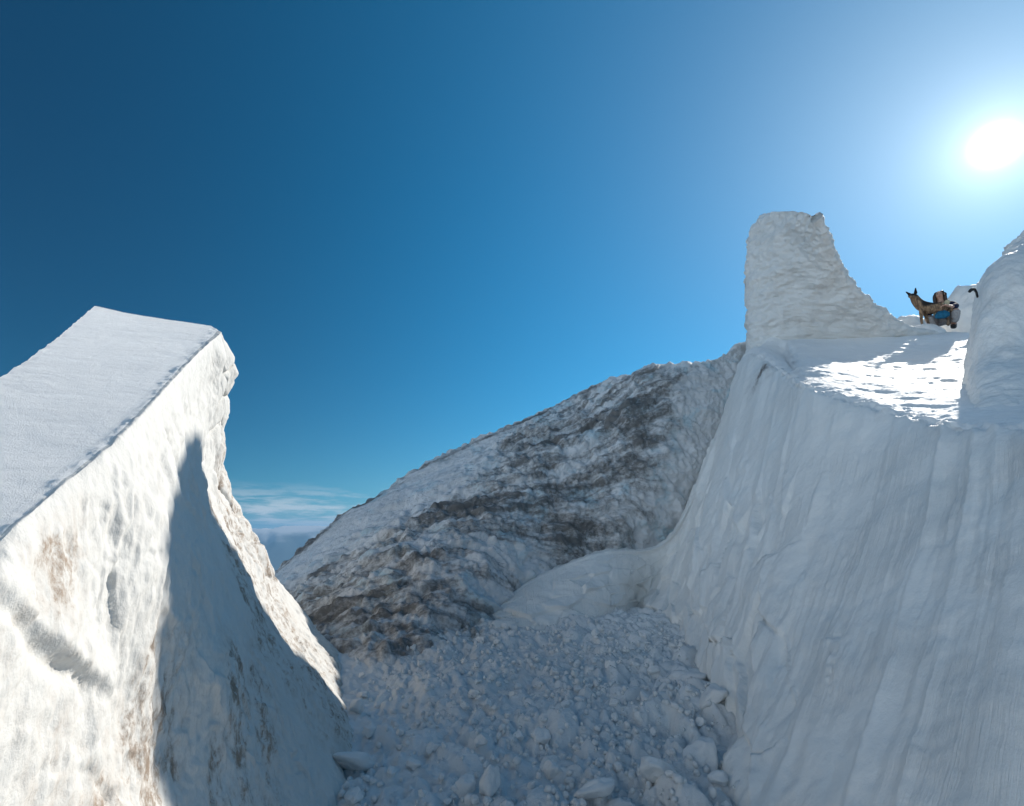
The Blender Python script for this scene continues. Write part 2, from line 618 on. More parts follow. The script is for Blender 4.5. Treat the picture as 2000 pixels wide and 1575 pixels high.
# ================================================================== left ramp
def build_left():
    # the groomed run-up is one tilted plane, eased into a hollow towards its foot
    p0, p1, p2 = P(430, 645, 3.6), P(226, 862, 1.7), P(185, 598, 4.2)
    n0 = np.cross(p1 - p0, p2 - p0); n0 /= np.linalg.norm(n0)

    def T(px, py, k=1.0):
        d = ray(px, py)
        return d * ((n0 @ p0) / (n0 @ d)) * k

    def side(p, dx=-.25):
        return [p + W(-.6, .3, -4), p + W(-.18, .1, -.7), p + W(-.02, .01, -.06), p]
    A = side(T(185, 598)) + [T(245, 611), T(330, 625), T(412, 637), T(432, 650) * .995,
         P(441, 735, 3.7), P(425, 830, 3.85), P(440, 950, 4.1), P(484, 1050, 4.4), P(538, 1145, 4.75), P(598, 1225, 5.1), F(668, 1284), F(700, 1320, -.25)]
    A0 = side(T(168, 612)) + [T(235, 625), T(315, 645), T(385, 660), T(403, 675) * .995,
          P(412, 760, 3.4), P(402, 850, 3.5), P(418, 970, 3.65), P(468, 1070, 3.85), P(518, 1165, 4.1), P(578, 1248, 4.45), F(660, 1325), F(700, 1350, -.25)]
    AB = side(T(85, 680)) + [T(140, 693), T(220, 710), T(322, 728), T(340, 740) * .995,
          P(362, 830, 2.6), P(375, 930, 2.65), P(400, 1050, 2.76), P(440, 1160, 2.92), P(500, 1265, 3.15), P(580, 1360, 3.45), F(680, 1440), F(730, 1470, -.25)]
    Bs = side(T(-30, 757)) + [T(20, 778), T(95, 805), T(205, 848), T(226, 862) * .995,
          P(262, 950, 1.76), P(298, 1060, 1.85), P(336, 1170, 1.98), P(385, 1290, 2.2), P(450, 1410, 2.52), P(540, 1520, 2.84), F(640, 1600), F(690, 1640, -.2)]
    Cs = side(T(-260, 890)) + [T(-130, 905), T(-30, 925), T(85, 945), T(105, 962) * .995,
          P(130, 1060, 1.42), P(158, 1170, 1.49), P(190, 1290, 1.6), P(240, 1420, 1.78), P(310, 1540, 2.0), P(410, 1650, 2.25), F(520, 1760), F(570, 1800, -.2)]
    Ds = side(T(-560, 1020)) + [T(-400, 1030), T(-250, 1045), T(-70, 1075), T(-45, 1092) * .995,
          P(-20, 1180, 1.10), P(8, 1300, 1.15), P(45, 1430, 1.24), P(100, 1580, 1.4), P(180, 1720, 1.58), P(290, 1850, 1.8), F(400, 1960), F(450, 2010, -.2)]
    Es = [W(-3.4, .6, -3), W(-2.9, .6, -1), W(-2.64, .5, -.5), W(-2.6, .5, -.42), W(-2.1, .5, -.44), W(-1.7, .5, -.46), W(-1.22, .5, -.50), W(-1.18, .5, -.54),
          W(-1.16, .5, -.62), W(-1.13, .5, -.70), W(-1.10, .5, -.78), W(-1.05, .5, -.92), W(-.98, .55, -1.08), W(-.86, .6, -1.24), W(-.68, .7, -1.4), W(-.55, .7, -1.6)]
    Fs = [p + W(0, -1.6, -.5) for p in Es]
    C = [Fs, Es, Ds, Cs, Bs, AB, A0, [q0 + (q1 - q0) * .9 for q0, q1 in zip(A0, A)], A]
    # the take-off end face: rings closing towards the inside of the pile
    anchor = P(330, 900, 5.4)
    A = np.array(A)
    for k, (f, push) in enumerate(((0.04, .10), (0.25, .16), (0.6, .16), (0.97, .14))):
        q = A + (anchor - A) * f + W(.02, 1, 0) * push
        q[:, 2] = np.where(A[:, 2] < -0.9, A[:, 2], q[:, 2])
        C.append(list(q))
    C = np.array(C)
    G, tu, tv = loft(C, 620, 520, wu=[.1, .5, 1, 1, 1, 1, 1.2, 3, 1.5, 1, .3, .2], wv=[.06, .3, 1, .8, .8, .8, 4, 1, 1, 1, 1, 1, 1, 1, .6], straight=(3, 7))
    tv = tv - 1
    N = gnormals(G)
    iu = np.argmin(abs(tu - 4.5)); iv = np.argmin(abs(tv - 4))
    if N[iu, iv, 2] < 0: N = -N; flip = True
    else: flip = False
    TU = np.repeat(tu[:, None], len(tv), 1)
    TV = np.repeat(tv[None, :], len(tu), 0)
    wallm = sstep(5.95, 6.9, TV)
    endm = sstep(6.2, 6.8, TU)
    # relief of the hacked side wall: flutes running down and towards the tail
    fl = G[..., 1] * 1.0 + G[..., 2] * -0.30
    S = np.stack([fl * 1.0, G[..., 2] * 0.42 + G[..., 1] * 0.15, G[..., 0] * 0.5], -1)
    cu = np.stack([G[..., 1] * 7.5 + G[..., 2] * 3.5, G[..., 2] * 4.2 - G[..., 1] * 2.0, G[..., 1] * 0], -1) + 0.5 * np.stack([fbm(G * 3, 2), fbm(G * 3 + 7, 2), G[..., 1] * 0], -1)
    cv, ce = slabs(cu); cv2, ce2 = slabs(cu * 2.7 + 4)
    chip = sstep(-.25, .3, gnoise(G * 1.9 + 11))
    d = wallm * (0.032 * fbm(S * 1.8, 3) + 0.016 * fbm(S * 6 + 3, 4) + 0.007 * ridged(S * np.array([13, 11, 13]), 3)
                 + (0.016 * (cv - .4) * sstep(0, .16, ce) + 0.006 * (cv2 - .4) * sstep(0, .2, ce2)) * (.3 + .7 * chip))
    # lumps of packed snow at the lip end
    l1, l2 = worley(G * np.array([3.4, 3.4, 2.6]) + 0.2)
    d = d + endm * sstep(5.8, 6.6, TV) * sstep(12, 9.5, TV) * (0.11 * np.clip(0.75 - l1, 0, 1) - 0.03 - 0.035 * np.exp(-(l2 / .06) ** 2))
    # an old undercut ledge low on the wall near the camera
    yy = G[..., 1]; zz = G[..., 2]
    ledge = -0.16 - 0.62 * (yy - 1.17) + 0.04 * fbm(G * 2.6, 2)
    near = sstep(1.75, 1.4, yy) * wallm
    dz = zz - ledge
    d = d + near * (0.028 * sstep(-0.012, 0.02, dz) * np.exp(-np.clip(dz, 0, 9) / 0.3) - 0.012 * np.exp(-((dz + 0.02) / 0.025) ** 2)) * (0.95 + 0.5 * gnoise(G * 4 + 2))
    d = d + (1 - wallm) * sstep(1.5, 2.2, TV) * (0.004 * fbm(G * np.array([1.2, 2.4, 2.4]), 2) + 0.0013 * fbm(G * np.array([9, 18, 18]), 3))
    edge = np.exp(-((TV - 5.7) / 0.35) ** 2) + np.exp(-((TV - 2.0) / 0.15) ** 2)
    d = d + edge * (0.006 + 0.018 * sstep(5.75, 6.2, TV)) * fbm(G * 9, 4) + 0.003 * wallm * gnoise(G * 30)
    G = G + N * d[..., None]
    # small spike at the far corner of the lip
    dirt = 0.10 * wallm + wallm * 0.72 * sstep(-0.1, 0.45, fbm(S * 1.5 + 7.7, 3) + 0.25 * sstep(8, 12, TV) - 0.25 * sstep(.3, .9, zz))
    V = G
    f_all = gfaces(len(tu), len(tv), flip=flip)
    a, b = np.meshgrid(np.arange(len(tu) - 1), np.arange(len(tv) - 1), indexing='ij')
    top = ((tv[b] < 5.75) & (tv[b] > 1.9) & (tu[a] < 8.0)).reshape(-1)
    root = empty('snow_ramp', (-2.2, 3.2, -1.1), 'white snow ramp on the left, grey groomed run-up and sunlit hacked side wall', 'snow ramp')
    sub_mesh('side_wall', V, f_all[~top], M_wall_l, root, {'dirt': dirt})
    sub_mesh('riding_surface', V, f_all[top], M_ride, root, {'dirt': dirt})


build_left()

# ================================================================== right ramp: cut wall and sunlit deck
RS = 0.78


def build_right():
    def dk(*pts): return list(pts)
    K = []
    # rows: under-base, base, face x4, lip, lip top, deck x3, back, far drop
    def tail(a, b, c):
        return [c + W(.6, .9, .05), c + W(2.0, 2.6, -.8), c + W(4, 6, -6)]
    def bank(lip, mids, base):
        inn = lip + W(.06, .25, .0)
        return [base + W(-.05, -.2, -.3), base] + mids + [lip, inn, inn + W(.1, .4, -.25), inn + W(.2, .7, -.6), inn + W(.3, 1.0, -1), inn + W(.5, 1.4, -1.6), inn + W(.8, 2, -2.4), inn + W(1.2, 2.8, -4)]
    K.append(bank(P(930, 1208, 6.6), [P(930, 1222, 6.5), P(930, 1220, 6.5), P(930, 1216, 6.55), P(930, 1211, 6.6)], F(930, 1226)))
    K.append(bank(P(1040, 1132, 7.4), [P(1046, 1200, 6.9), P(1045, 1180, 7.05), P(1043, 1160, 7.2), P(1041, 1140, 7.35)], F(1048, 1218)))
    K.append(bank(P(1170, 1078, 7.8), [P(1180, 1175, 7.1), P(1177, 1145, 7.3), P(1174, 1115, 7.5), P(1171, 1088, 7.7)], F(1184, 1200)))
    K.append(bank(P(1296, 1060, 8.2), [P(1252, 1155, 7.3), P(1264, 1130, 7.5), P(1278, 1105, 7.8), P(1290, 1075, 8.1)], F(1240, 1182)))
    K.append(bank(P(1395, 858, 9.5), [P(1305, 1165, 7.0), P(1328, 1110, 7.5), P(1352, 1040, 8.2), P(1378, 940, 9.0)], F(1288, 1195)))
    K.append([F(1345, 1262, -.3), F(1342, 1245), P(1352, 1180, 6.6), P(1375, 1075, 7.5), P(1402, 950, 8.5), P(1436, 815, 9.5), P(1462, 695, 10.6), P(1468, 685, 10.8),
              P(1480, 680, 11.0), P(1490, 675, 11.5), P(1500, 672, 12)] + tail(0, 0, P(1500, 672, 12.2))[1:])
    K.append([F(1385, 1335, -.3), F(1376, 1312), P(1395, 1225, 5.4), P(1428, 1120, 6.3), P(1462, 980, 7.4), P(1492, 840, 8.6), P(1518, 730, 8.7), P(1524, 718, 8.9),
              P(1528, 700, 10.2), P(1532, 685, 10.9), P(1536, 672, 11.8)] + tail(0, 0, P(1536, 672, 12.2))[1:])
    K.append([F(1435, 1440, -.3), F(1420, 1400), P(1436, 1300, 4.15), P(1475, 1175, 5.0), P(1516, 1015, 6.2), P(1545, 865, 7.4), P(1560, 757, 7.1), P(1565, 748, 7.25),
              P(1562, 722, 8.0), P(1560, 697, 9.4), P(1558, 670, 11.6)] + tail(0, 0, P(1558, 670, 12.0))[1:])
    K.append([F(1475, 1660, -.3), F(1462, 1610), P(1500, 1500, 2.7), P(1560, 1350, 3.2), P(1640, 1150, 4.0), P(1705, 950, 4.95), P(1738, 810, 5.3), P(1741, 800, 5.45),
              P(1728, 755, 6.8), P(1715, 705, 9.4), P(1712, 662, 12.4)] + tail(0, 0, P(1720, 655, 12.6))[1:])
    K.append([F(1590, 1930, -.3), F(1565, 1850), P(1640, 1620, 2.1), P(1720, 1390, 2.65), P(1795, 1150, 3.35), P(1845, 955, 3.95), P(1862, 836, 4.35), P(1866, 826, 4.5),
              P(1868, 778, 5.6), P(1858, 715, 8.4), P(1850, 653, 12.2)] + tail(0, 0, P(1850, 648, 12.9))[1:])
    K.append([F(1790, 2200, -.3), F(1760, 2120), P(1840, 1750, 1.7), P(1905, 1450, 2.1), P(1962, 1180, 2.6), P(1993, 965, 3.1), P(2000, 845, 3.45), P(2004, 833, 3.6),
              P(2010, 795, 4.4), P(2000, 725, 6.6), P(1985, 660, 10.5)] + tail(0, 0, P(1985, 640, 12))[1:])
    K.append([W(1.15, .8, -1.7), W(1.2, .9, -1.42), W(1.5, 1.05, -1.0), W(1.8, 1.2, -.6), W(2.2, 1.4, -.15), W(2.55, 1.6, .25), W(3.6, 2.4, .6), W(3.7, 2.5, .66),
              W(4.6, 3.3, 1.1), W(6.5, 4.6, 1.9), W(11, 8, 3.8)] + tail(0, 0, W(12, 9, 4.2))[1:])
    K.append([W(1.1, -.4, -1.7), W(1.2, -.3, -1.42), W(1.6, -.2, -.9), W(2.2, -.1, -.6), W(2.8, 0, -.3), W(3.4, .2, 0), W(3.9, .4, .2), W(4.0, .5, .24),
              W(5, 1.0, .6), W(7.5, 1.6, 1.3), W(12.5, 3, 3)] + tail(0, 0, W(14, 3.5, 3.4))[1:])
    K.append([W(1.1, -2.4, -1.7), W(1.2, -2.3, -1.42), W(1.6, -2.2, -1.2), W(2.2, -2.1, -.8), W(2.8, -2.1, -.6), W(3.4, -2, -.4), W(4.2, -2, -.2), W(4.3, -2, -.18),
              W(5.5, -2, .1), W(8.5, -2.2, .6), W(14, -2, 2)] + tail(0, 0, W(16, -2, 2.2))[1:])
    n = min(len(k) for k in K)
    K = np.array([k[:n] for k in K])
    for i in range(1, 11):
        yb, yl = K[i][1][1], K[i][6][1] * (RS if i > 4 else (.9 if i == 4 else 1))
        for j, w in zip((2, 3, 4, 5), (.12, .30, .55, .80)):
            K[i][j] = K[i][j] * ((yb + (yl - yb) * w) / K[i][j][1])
    fac = np.array([1, 1, 1, 1, 1, 1] + [RS] * (n - 6))
    for i in range(len(K)):
        w = (0, 0, 0, 0, .45)[i] if i < 5 else 1
        K[i] = K[i] * (1 + (fac - 1) * w)[:, None]
    G, tu, tv = loft(K, 700, 520, wu=[1, 1, 1, 1.3, 1.3, 1, 1, 1, 1, 1, .5, .2, .1], wv=[.5, 1, 1, 1, 1, 1, 3, 1.2, .9, .7, .25, .1][:n - 1])
    N = gnormals(G)
    iu = np.argmin(abs(tu - 8)); iv = np.argmin(abs(tv - 9))
    flip = N[iu, iv, 2] < 0
    if flip: N = -N
    TU = np.repeat(tu[:, None], len(tv), 1)
    TV = np.repeat(tv[None, :], len(tu), 0)
    face = sstep(6.6, 5.9, TV)
    deck = sstep(6.2, 7.2, TV) * sstep(4.5, 5.5, TU)
    # shovel and edge flutes run down the fall line: fine across the wall, long down it
    S = np.stack([TU * 1.9, TV * 0.22, TU * 0], -1)
    fk = 0.3 + 0.7 * sstep(4.2, 5.4, TU)
    rd = 0
    for c0, c1, hh_, ww in ((8.95, .10, .05, .05), (8.2, .12, .03, .04), (7.45, -.06, .045, .05), (6.75, -.1, .05, .05), (6.2, -.12, .04, .04), (9.5, .1, .03, .06)):
        rd = rd + hh_ * np.exp(-((TU - c0 - c1 * (3.5 - TV) * .4) / ww) ** 2) * sstep(1.0, 2.5, TV)
    d = face * rd * .55 * (.6 + .8 * gnoise(G * 1.5))
    pat = sstep(-.3, .35, gnoise(G * 0.8 + 6))
    d = d + fk * face * (0.045 * fbm(S * 0.8 + 2, 3) + 0.013 * pat * fbm(S * np.array([4, 2.2, 1]) + .3 * fbm(G * .9, 2)[..., None], 3) + 0.006 * pat * ridged(S * np.array([9, 2.4, 1]) + 4, 2))
    # broken slabs on the lower left of the face
    slab = sstep(8.2, 6.6, TU + 0.35 * fbm(G * 1.3, 2)) * sstep(4.6, 2.6, TV) * face
    l1, l2 = worley(np.stack([TU * 3.2 + TV * .5, TV * 1.15, TU * 0 + .3], -1) + 0.12 * fbm(G * 3, 2)[..., None])
    cellv = gnoise(np.floor(np.stack([TU * 3.2 + TV * .5, TV * 1.15, TU * 0 + .3], -1)) * 3.7)
    pv, pe = slabs(np.stack([TU * 2.6 + TV * .35 + .5 * fbm(G * .8, 2), TV * 1.0 - TU * .5, TU * 0], -1))
    pm = (sstep(8.6, 7.4, TU + 0.8 * fbm(G * 1.1 + 3, 2)) * sstep(5.2, 3.4, TV + .5 * fbm(G * 1.2, 2)) + .35 * sstep(7, 9, TU) * sstep(2.6, 1.2, TV)) * face * (.8 + .2 * fk)
    d = d + pm * (0.085 * (pv - .4) * sstep(0.0, 0.05, pe) + 0.02 * fbm(G * 3.5, 3))
    d = d + 0.3 * fk * fk * slab * (0.17 * np.clip(0.62 - l1, 0, .4) - 0.02 + 0.05 * ridged(S * np.array([5, 3, 1]) + 8, 2))
    d = d + face * 0.010 * fbm(G * 4, 3)
    # wind-worn, shovelled deck
    D2 = np.stack([G[..., 0] * 1.0 - G[..., 1] * 0.2, G[..., 1] * 1.7 + G[..., 0] * .5, G[..., 2] * 0], -1)
    d = d + deck * (0.034 * fbm(D2 * 0.9, 3) + 0.014 * ridged(D2 * 2.0, 3) + 0.005 * fbm(D2 * 8, 3))
    lip = np.exp(-((TV - 6.6) / 0.5) ** 2) * (.8 + .2 * sstep(4.3, 5.2, TU))
    d = d + lip * 0.05 * fbm(G * 5.5, 4) + 0.003 * gnoise(G * 40)
    d = d * sstep(0, .8, TV)
    G = G + N * d[..., None]
    dirt = face * 0.05 + 0.8 * lip * sstep(.1, .5, fbm(G * 3.1 + 2, 3)) * sstep(7.2, 6.4, TV)
    spot = np.exp(-((G - P(1478, 728, 9.4 * RS)) ** 2).sum(-1) / 0.09)
    dirt = dirt + 1.1 * spot
    f_all = gfaces(len(tu), len(tv), flip=flip)
    a, b = np.meshgrid(np.arange(len(tu) - 1), np.arange(len(tv) - 1), indexing='ij')
    top = ((tv[b] > 6.35) & (tu[a] > 4.9)).reshape(-1)
    root = empty('snow_ramp', (3, 5, -1.1), 'big shaded snow wall on the right with a sunlit bumpy deck on top', 'snow ramp')
    sub_mesh('side_wall', G, f_all[~top], M_wall_r, root, {'dirt': dirt, 'fall': S})
    sub_mesh('deck', G, f_all[top], M_deck, root, {'dirt': dirt})
    return G[(TV > 7) & (TU > 5)]


DECK = build_right()

# ================================================================== ring-lofted snow masses
def ring_mass(name, levels, nring, depthvec, mat, disp, dirtf, nu=260, nv=300, power=3.2, label=None, cat=None, group=None, shift=None):
    """levels: list of (L, R, half-thickness); rings are super-ellipses from L to R, depthvec points away from the camera side"""
    C = []
    for (L, R, h) in levels:
        c = (L + R) / 2; a = (R - L) / 2
        ring = []
        dv = np.asarray(depthvec) * h
        for k in range(nring):
            t = 2 * math.pi * k / nring
            ct, st = math.cos(t), math.sin(t)
            x = -math.copysign(abs(ct) ** (2 / power), ct)
            y = -math.copysign(abs(st) ** (2 / power), st)
            ring.append(c + a * x + dv * (y + .25))
        C.append(ring)
    C = np.array(C)
    n = C.shape[0]
    tu = even_params(C, nu, 0)
    A = cr_matrix(n, nu, tu)
    Cw = np.concatenate([C[:, -2:], C, C[:, :3]], 1)
    tv = np.linspace(2, 2 + nring, nv + 1)[:-1]
    B = cr_matrix(Cw.shape[1], nv, tv)
    G = np.einsum('ui,ijk,vj->uvk', A, Cw, B)
    Gw = np.concatenate([G[:, -1:], G, G[:, :1]], 1)
    du = np.gradient(Gw, axis=0); dv = np.gradient(Gw, axis=1)
    N = np.cross(du, dv)[:, 1:-1]
    N /= np.linalg.norm(N, axis=-1)[..., None] + 1e-9
    cen = G.mean(axis=1, keepdims=True)
    flip = ((G - cen) * N).sum(-1).mean() < 0
    if flip: N = -N
    TU = np.repeat(tu[:, None], nv, 1) / (n - 1)
    TV = np.repeat((tv[None, :] - 2) / nring, nu, 0)
    G = G + N * disp(G, TU, TV)[..., None]
    dirt = dirtf(G, TU, TV)
    a, b = np.meshgrid(np.arange(nu - 1), np.arange(nv), indexing='ij')
    i = a * nv + b; j = a * nv + (b + 1) % nv
    q = np.stack([i, i + nv, j + nv, j], -1).reshape(-1, 4)
    if flip: q = q[:, ::-1]
    o = mesh_from(name, G.reshape(-1, 3), q, mat, attrs={'dirt': dirt})
    # close the top
    me = o.data
    bm = bmesh.new(); bm.from_mesh(me); bm.verts.ensure_lookup_table()
    top = [bm.verts[(nu - 1) * nv + k] for k in range(nv)]
    c = sum((v.co for v in top), Vector()) / nv
    cv = bm.verts.new(c)
    for k in range(nv):
        f = bm.faces.new((top[k], top[(k + 1) % nv], cv)); f.smooth = True
    bmesh.ops.recalc_face_normals(bm, faces=bm.faces[:])
    bm.to_mesh(me); bm.free()
    tag(o, label, cat, group)
    return o


def build_tower():
    prof = [(800, 1452, 1960, 0.2), (700, 1453, 1930, 0.1), (666, 1456, 1850, 0), (648, 1457, 1798, 0), (630, 1458, 1752, 0), (600, 1459, 1706, 0), (560, 1460, 1665, 0), (520, 1462, 1641, 0), (485, 1467, 1622, 0),
            (464, 1470, 1612, 0), (450, 1473, 1604, 0), (440, 1477, 1599, 0), (433, 1482, 1594, 0), (430, 1486, 1590, 0.0)]
    lv = []
    for (py, xl, xr, o) in prof:
        f = max(0.0, min(1.0, (690 - py) / 260))
        h = 0.8 - 0.35 * f
        lv.append((P(xl - 6 * f, py, (12.0 - o * .5) * RS), P(xr + 6 * f, py, (12.6 - 2.9 * f ** .68) * RS), h))
    def disp(G, TU, TV):
        S = np.stack([G[..., 0] * .7, G[..., 1] * .7, G[..., 2] * 2.4], -1)
        dd = 0.08 * fbm(S * 0.9, 3) + 0.026 * ridged(S * 1.5 + .5 * fbm(G * 2, 2)[..., None], 3) + 0.05 * fbm(G * 3.2, 4) + 0.03 * fbm(G * np.array([9, 9, 14]), 3)
        notch = np.exp(-((TV - 0.03) / .05) ** 2) + np.exp(-((TV - 1.0) / .04) ** 2)
        return (dd * (0.55 + .45 * sstep(0.0, .5, TU))) * (1 - .6 * sstep(.93, 1.0, TU)) + (1 - sstep(.93, 1., TU)) * notch * 0.05 * gnoise(np.stack([G[..., 2] * 4.5, G[..., 0] * .3, G[..., 1] * .3], -1))
    def dirtf(G, TU, TV):
        left = sstep(0.10, 0.0, TV) + sstep(0.80, 0.98, TV)
        return 0.12 + 0.6 * left + 0.2 * sstep(.0, .4, fbm(G * 1.2, 2))
    ring_mass('snow_tower', lv, 14, (.55, .85, .05), M_tower, disp, dirtf, 300, 360, 3.0,
              'tall rough snow tower with a curved right flank behind the sunlit deck', 'snow tower')


build_tower()


def build_block():
    prof = [(860, 1885, 5.0), (760, 1888, 5.6), (715, 1894, 6.0), (660, 1897, 6.1), (600, 1905, 6.2), (565, 1913, 6.3), (545, 1926, 6.4), (533, 1940, 6.5), (524, 1958, 6.6), (508, 1972, 6.8), (492, 1985, 6.9), (480, 1998, 7.0), (474, 2014, 7.0)]
    lv = []
    for k, (py, xl, y) in enumerate(prof):
        L = P(xl, py, y * RS)
        R = L + W(1.5, -.12, -.05) if k < 10 else L + W(1.3, -.05, .1)
        lv.append((L, R, 0.9 if k < 9 else 0.6))
    def disp(G, TU, TV):
        S = np.stack([G[..., 0] * 2, G[..., 1] * 2, G[..., 2] * .6], -1)
        up = sstep(.62, .75, TU)
        return 0.05 * fbm(S * 0.9, 3) + up * (0.07 * ridged(G * np.array([2, 2, 5.]), 3)) + 0.012 * fbm(G * 12, 3)
    def dirtf(G, TU, TV):
        return 0.22 + 0.3 * sstep(0, .4, fbm(G * 1.4 + 4, 2)) + 0.4 * sstep(.62, .72, TU)
    ring_mass('snow_block', lv, 14, (.6, .8, .0), M_block, disp, dirtf, 240, 300, 3.4,
              'rounded pale snow block at the right edge, a dirty heap on its top', 'snow block')


build_block()


def mound(name, c, rad, label, cat='snow mound', seed=0.0, mat=None, sub=5, rough=0.12):
    bm = bmesh.new()
    bmesh.ops.create_icosphere(bm, subdivisions=sub, radius=1)
    co = np.array([v.co[:] for v in bm.verts])
    n = fbm(co * 1.6 + seed, 4) * rough + ridged(co * 3 + seed, 3) * rough * .35
    co2 = co * (1 + n)[:, None] * np.array(rad)
    for v, q in zip(bm.verts, co2): v.co = q
    me = bpy.data.meshes.new(name)
    bm.to_mesh(me); bm.free()
    for p in me.polygons: p.use_smooth = True
    a = me.attributes.new('dirt', 'FLOAT', 'POINT')
    a.data.foreach_set('value', (0.15 + 0.3 * sstep(0, .5, fbm(co * 2 + seed, 2))).astype(np.float32))
    me.materials.append(mat or M_block)
    o = bpy.data.objects.new(name, me)
    o.location = c
    col.objects.link(o)
    tag(o, label, cat)
    return o


mound('snow_mound', P(1925, 640, 13.6 * RS), (.82, .6, .98), 'shaded snow mound rising behind the kneeling person towards the pale block', seed=3.0)
mound('snow_mound', P(1772, 668, 13.8 * RS), (.52, .5, .56), 'low snow mound behind the dog at the foot of the tower', seed=8.0)

# ================================================================== snow chunks on the trench floor
def ground_z(x, y):
    i = int(np.argmin(abs(GX - x))); j = int(np.argmin(abs(GY - y)))
    i = min(max(i, 2), len(GX) - 3); j = min(max(j, 2), len(GY) - 3)
    return float(np.median(GZ[i - 2:i + 3, j - 2:j + 3]))


def chunk_mesh(k, sub=4):
    bm = bmesh.new()
    bmesh.ops.create_icosphere(bm, subdivisions=sub, radius=1)
    rs = np.random.default_rng(100 + k)
    c = np.array([v.co[:] for v in bm.verts])
    r = np.ones(len(c))
    for _ in range(9):                       # broken facets
        n = rs.normal(size=3); n /= np.linalg.norm(n)
        lim = rs.uniform(0.5, 0.85)
        d = c @ n
        r = np.minimum(r, np.where(d > 1e-3, lim / np.maximum(d, 1e-3), 9))
    r = np.minimum(r, 1)
    c2 = c * r[:, None]
    c2 = c2 * (1 + 0.16 * fbm(c * 1.7 + k * 3.1, 3) + 0.08 * fbm(c * 5 + k, 3))[:, None]
    c2 *= np.array([rs.uniform(.8, 1.25), rs.uniform(.8, 1.2), rs.uniform(.75, 1.05)])
    for v, q in zip(bm.verts, c2): v.co = q
    for _ in range(1):
        bmesh.ops.smooth_vert(bm, verts=bm.verts, factor=0.5, use_axis_x=True, use_axis_y=True, use_axis_z=True)
    me = bpy.data.meshes.new('snow_chunk')
    bm.to_mesh(me); bm.free()
    for p in me.polygons: p.use_smooth = True
    me.materials.append(M_chunk)
    return me


CH = [chunk_mesh(k) for k in range(12)]
RB = np.array([F(1345, 1245), F(1376, 1312), F(1420, 1400), F(1462, 1610), F(1565, 1850)])
LB = np.array([F(668, 1284), F(660, 1325), F(680, 1440), F(640, 1600), F(520, 1760)])


def xr_at(y): return float(np.interp(y, RB[::-1, 1], RB[::-1, 0]))
def xl_at(y): return float(np.interp(y, LB[::-1, 1], LB[::-1, 0]))


def chunk(p, r, k, label, group=None, cat='snow chunk', name='snow_chunk', sc=(1, 1, 1), rot=None, sink=0.25):
    o = bpy.data.objects.new(name, CH[k % 12])
    z = ground_z(p[0], p[1])
    o.location = (p[0], p[1], z + r * sc[2] * (0.7 - sink))
    o.rotation_euler = rot if rot else (random.uniform(-.5, .5), random.uniform(-.5, .5), random.uniform(0, 6.28))
    o.scale = (r * sc[0], r * sc[1], r * sc[2])
    col.objects.link(o)
    return tag(o, label, cat, group)


# the lumps that stand out, one by one (pixel of the foot, radius in metres, shape)
own = [
    (955, 1560, .085, (.8, .8, 1.35), 'upright egg-shaped snow chunk at the bottom edge, tallest of the loose chunks'),
    (905, 1545, .070, (.9, .9, 1.1), 'squarish snow chunk standing just left of the tall egg-shaped one'),
    (1165, 1562, .095, (1.5, .9, .7), 'long flat snow chunk lying at the bottom, right of centre'),
    (1075, 1480, .062, (1.3, .9, .8), 'tilted oblong snow chunk above the bottom edge, centre'),
    (1490, 1560, .0, (1, 1, 1), ''),
    (690, 1500, .105, (1.3, 1, .8), 'blue shadowed snow chunk at the foot of the left ramp wall'),
    (700, 1385, .075, (1.0, 1, 1), 'small heap-like chunk beside the left ramp, in its blue shadow'),
    (1350, 1320, .15, (1.35, 1, .55), 'broad brownish snow hump against the foot of the right wall'),
    (1395, 1398, .14, (1.2, 1, .65), 'smooth grey snow hump with dirt against the right wall, below the brownish one'),
    (1372, 1480, .13, (1.3, 1, .8), 'rough dirty snow hump near the right wall with a dark hollow below it'),
    (1290, 1530, .10, (1.2, 1, .75), 'wide pale snow lump left of the rough dirty hump'),
]
taken = []
for i, (px, py, r, sc, lab) in enumerate(own):
    if r <= 0: continue
    q = F(px, py)
    chunk(q, r, i + 3, lab, sc=sc, sink=0.25 if r < .12 else 0.45)
    taken.append((q[0], q[1], r))
cnt = 0
tries = 0
specs = [(24, .05, .075), (90, .032, .05), (130, .02, .032)]
labs = ['fist-sized pale snow chunk loose among smaller lumps on the trench floor', 'smaller pale snow lump scattered on the shaded trench floor',
        'crumb of snow scattered on the shaded trench floor']
for c, (n, r0, r1) in enumerate(specs):
    k = 0
    while k < n and tries < 20000:
        tries += 1
        y = 2.35 + (6.3 - 2.35) * random.random() ** (1.5 if c < 1 else 1.1)
        x = random.uniform(xl_at(y) + .06, xr_at(y) - .04)
        w = (x - xl_at(y)) / (xr_at(y) - xl_at(y))
        if random.random() > 0.25 + 0.8 * w: continue
        r = random.uniform(r0, r1)
        if any((x - a) ** 2 + (y - b) ** 2 < (0.8 * (r + rr)) ** 2 for a, b, rr in taken): continue
        taken.append((x, y, r))
        chunk((x, y), r, random.randrange(12), labs[c], group=('larger loose snow chunks', 'small loose snow lumps', 'snow crumbs')[c], sc=(1, random.uniform(.7, 1), random.uniform(.75, 1.1)), sink=.15)
        k += 1

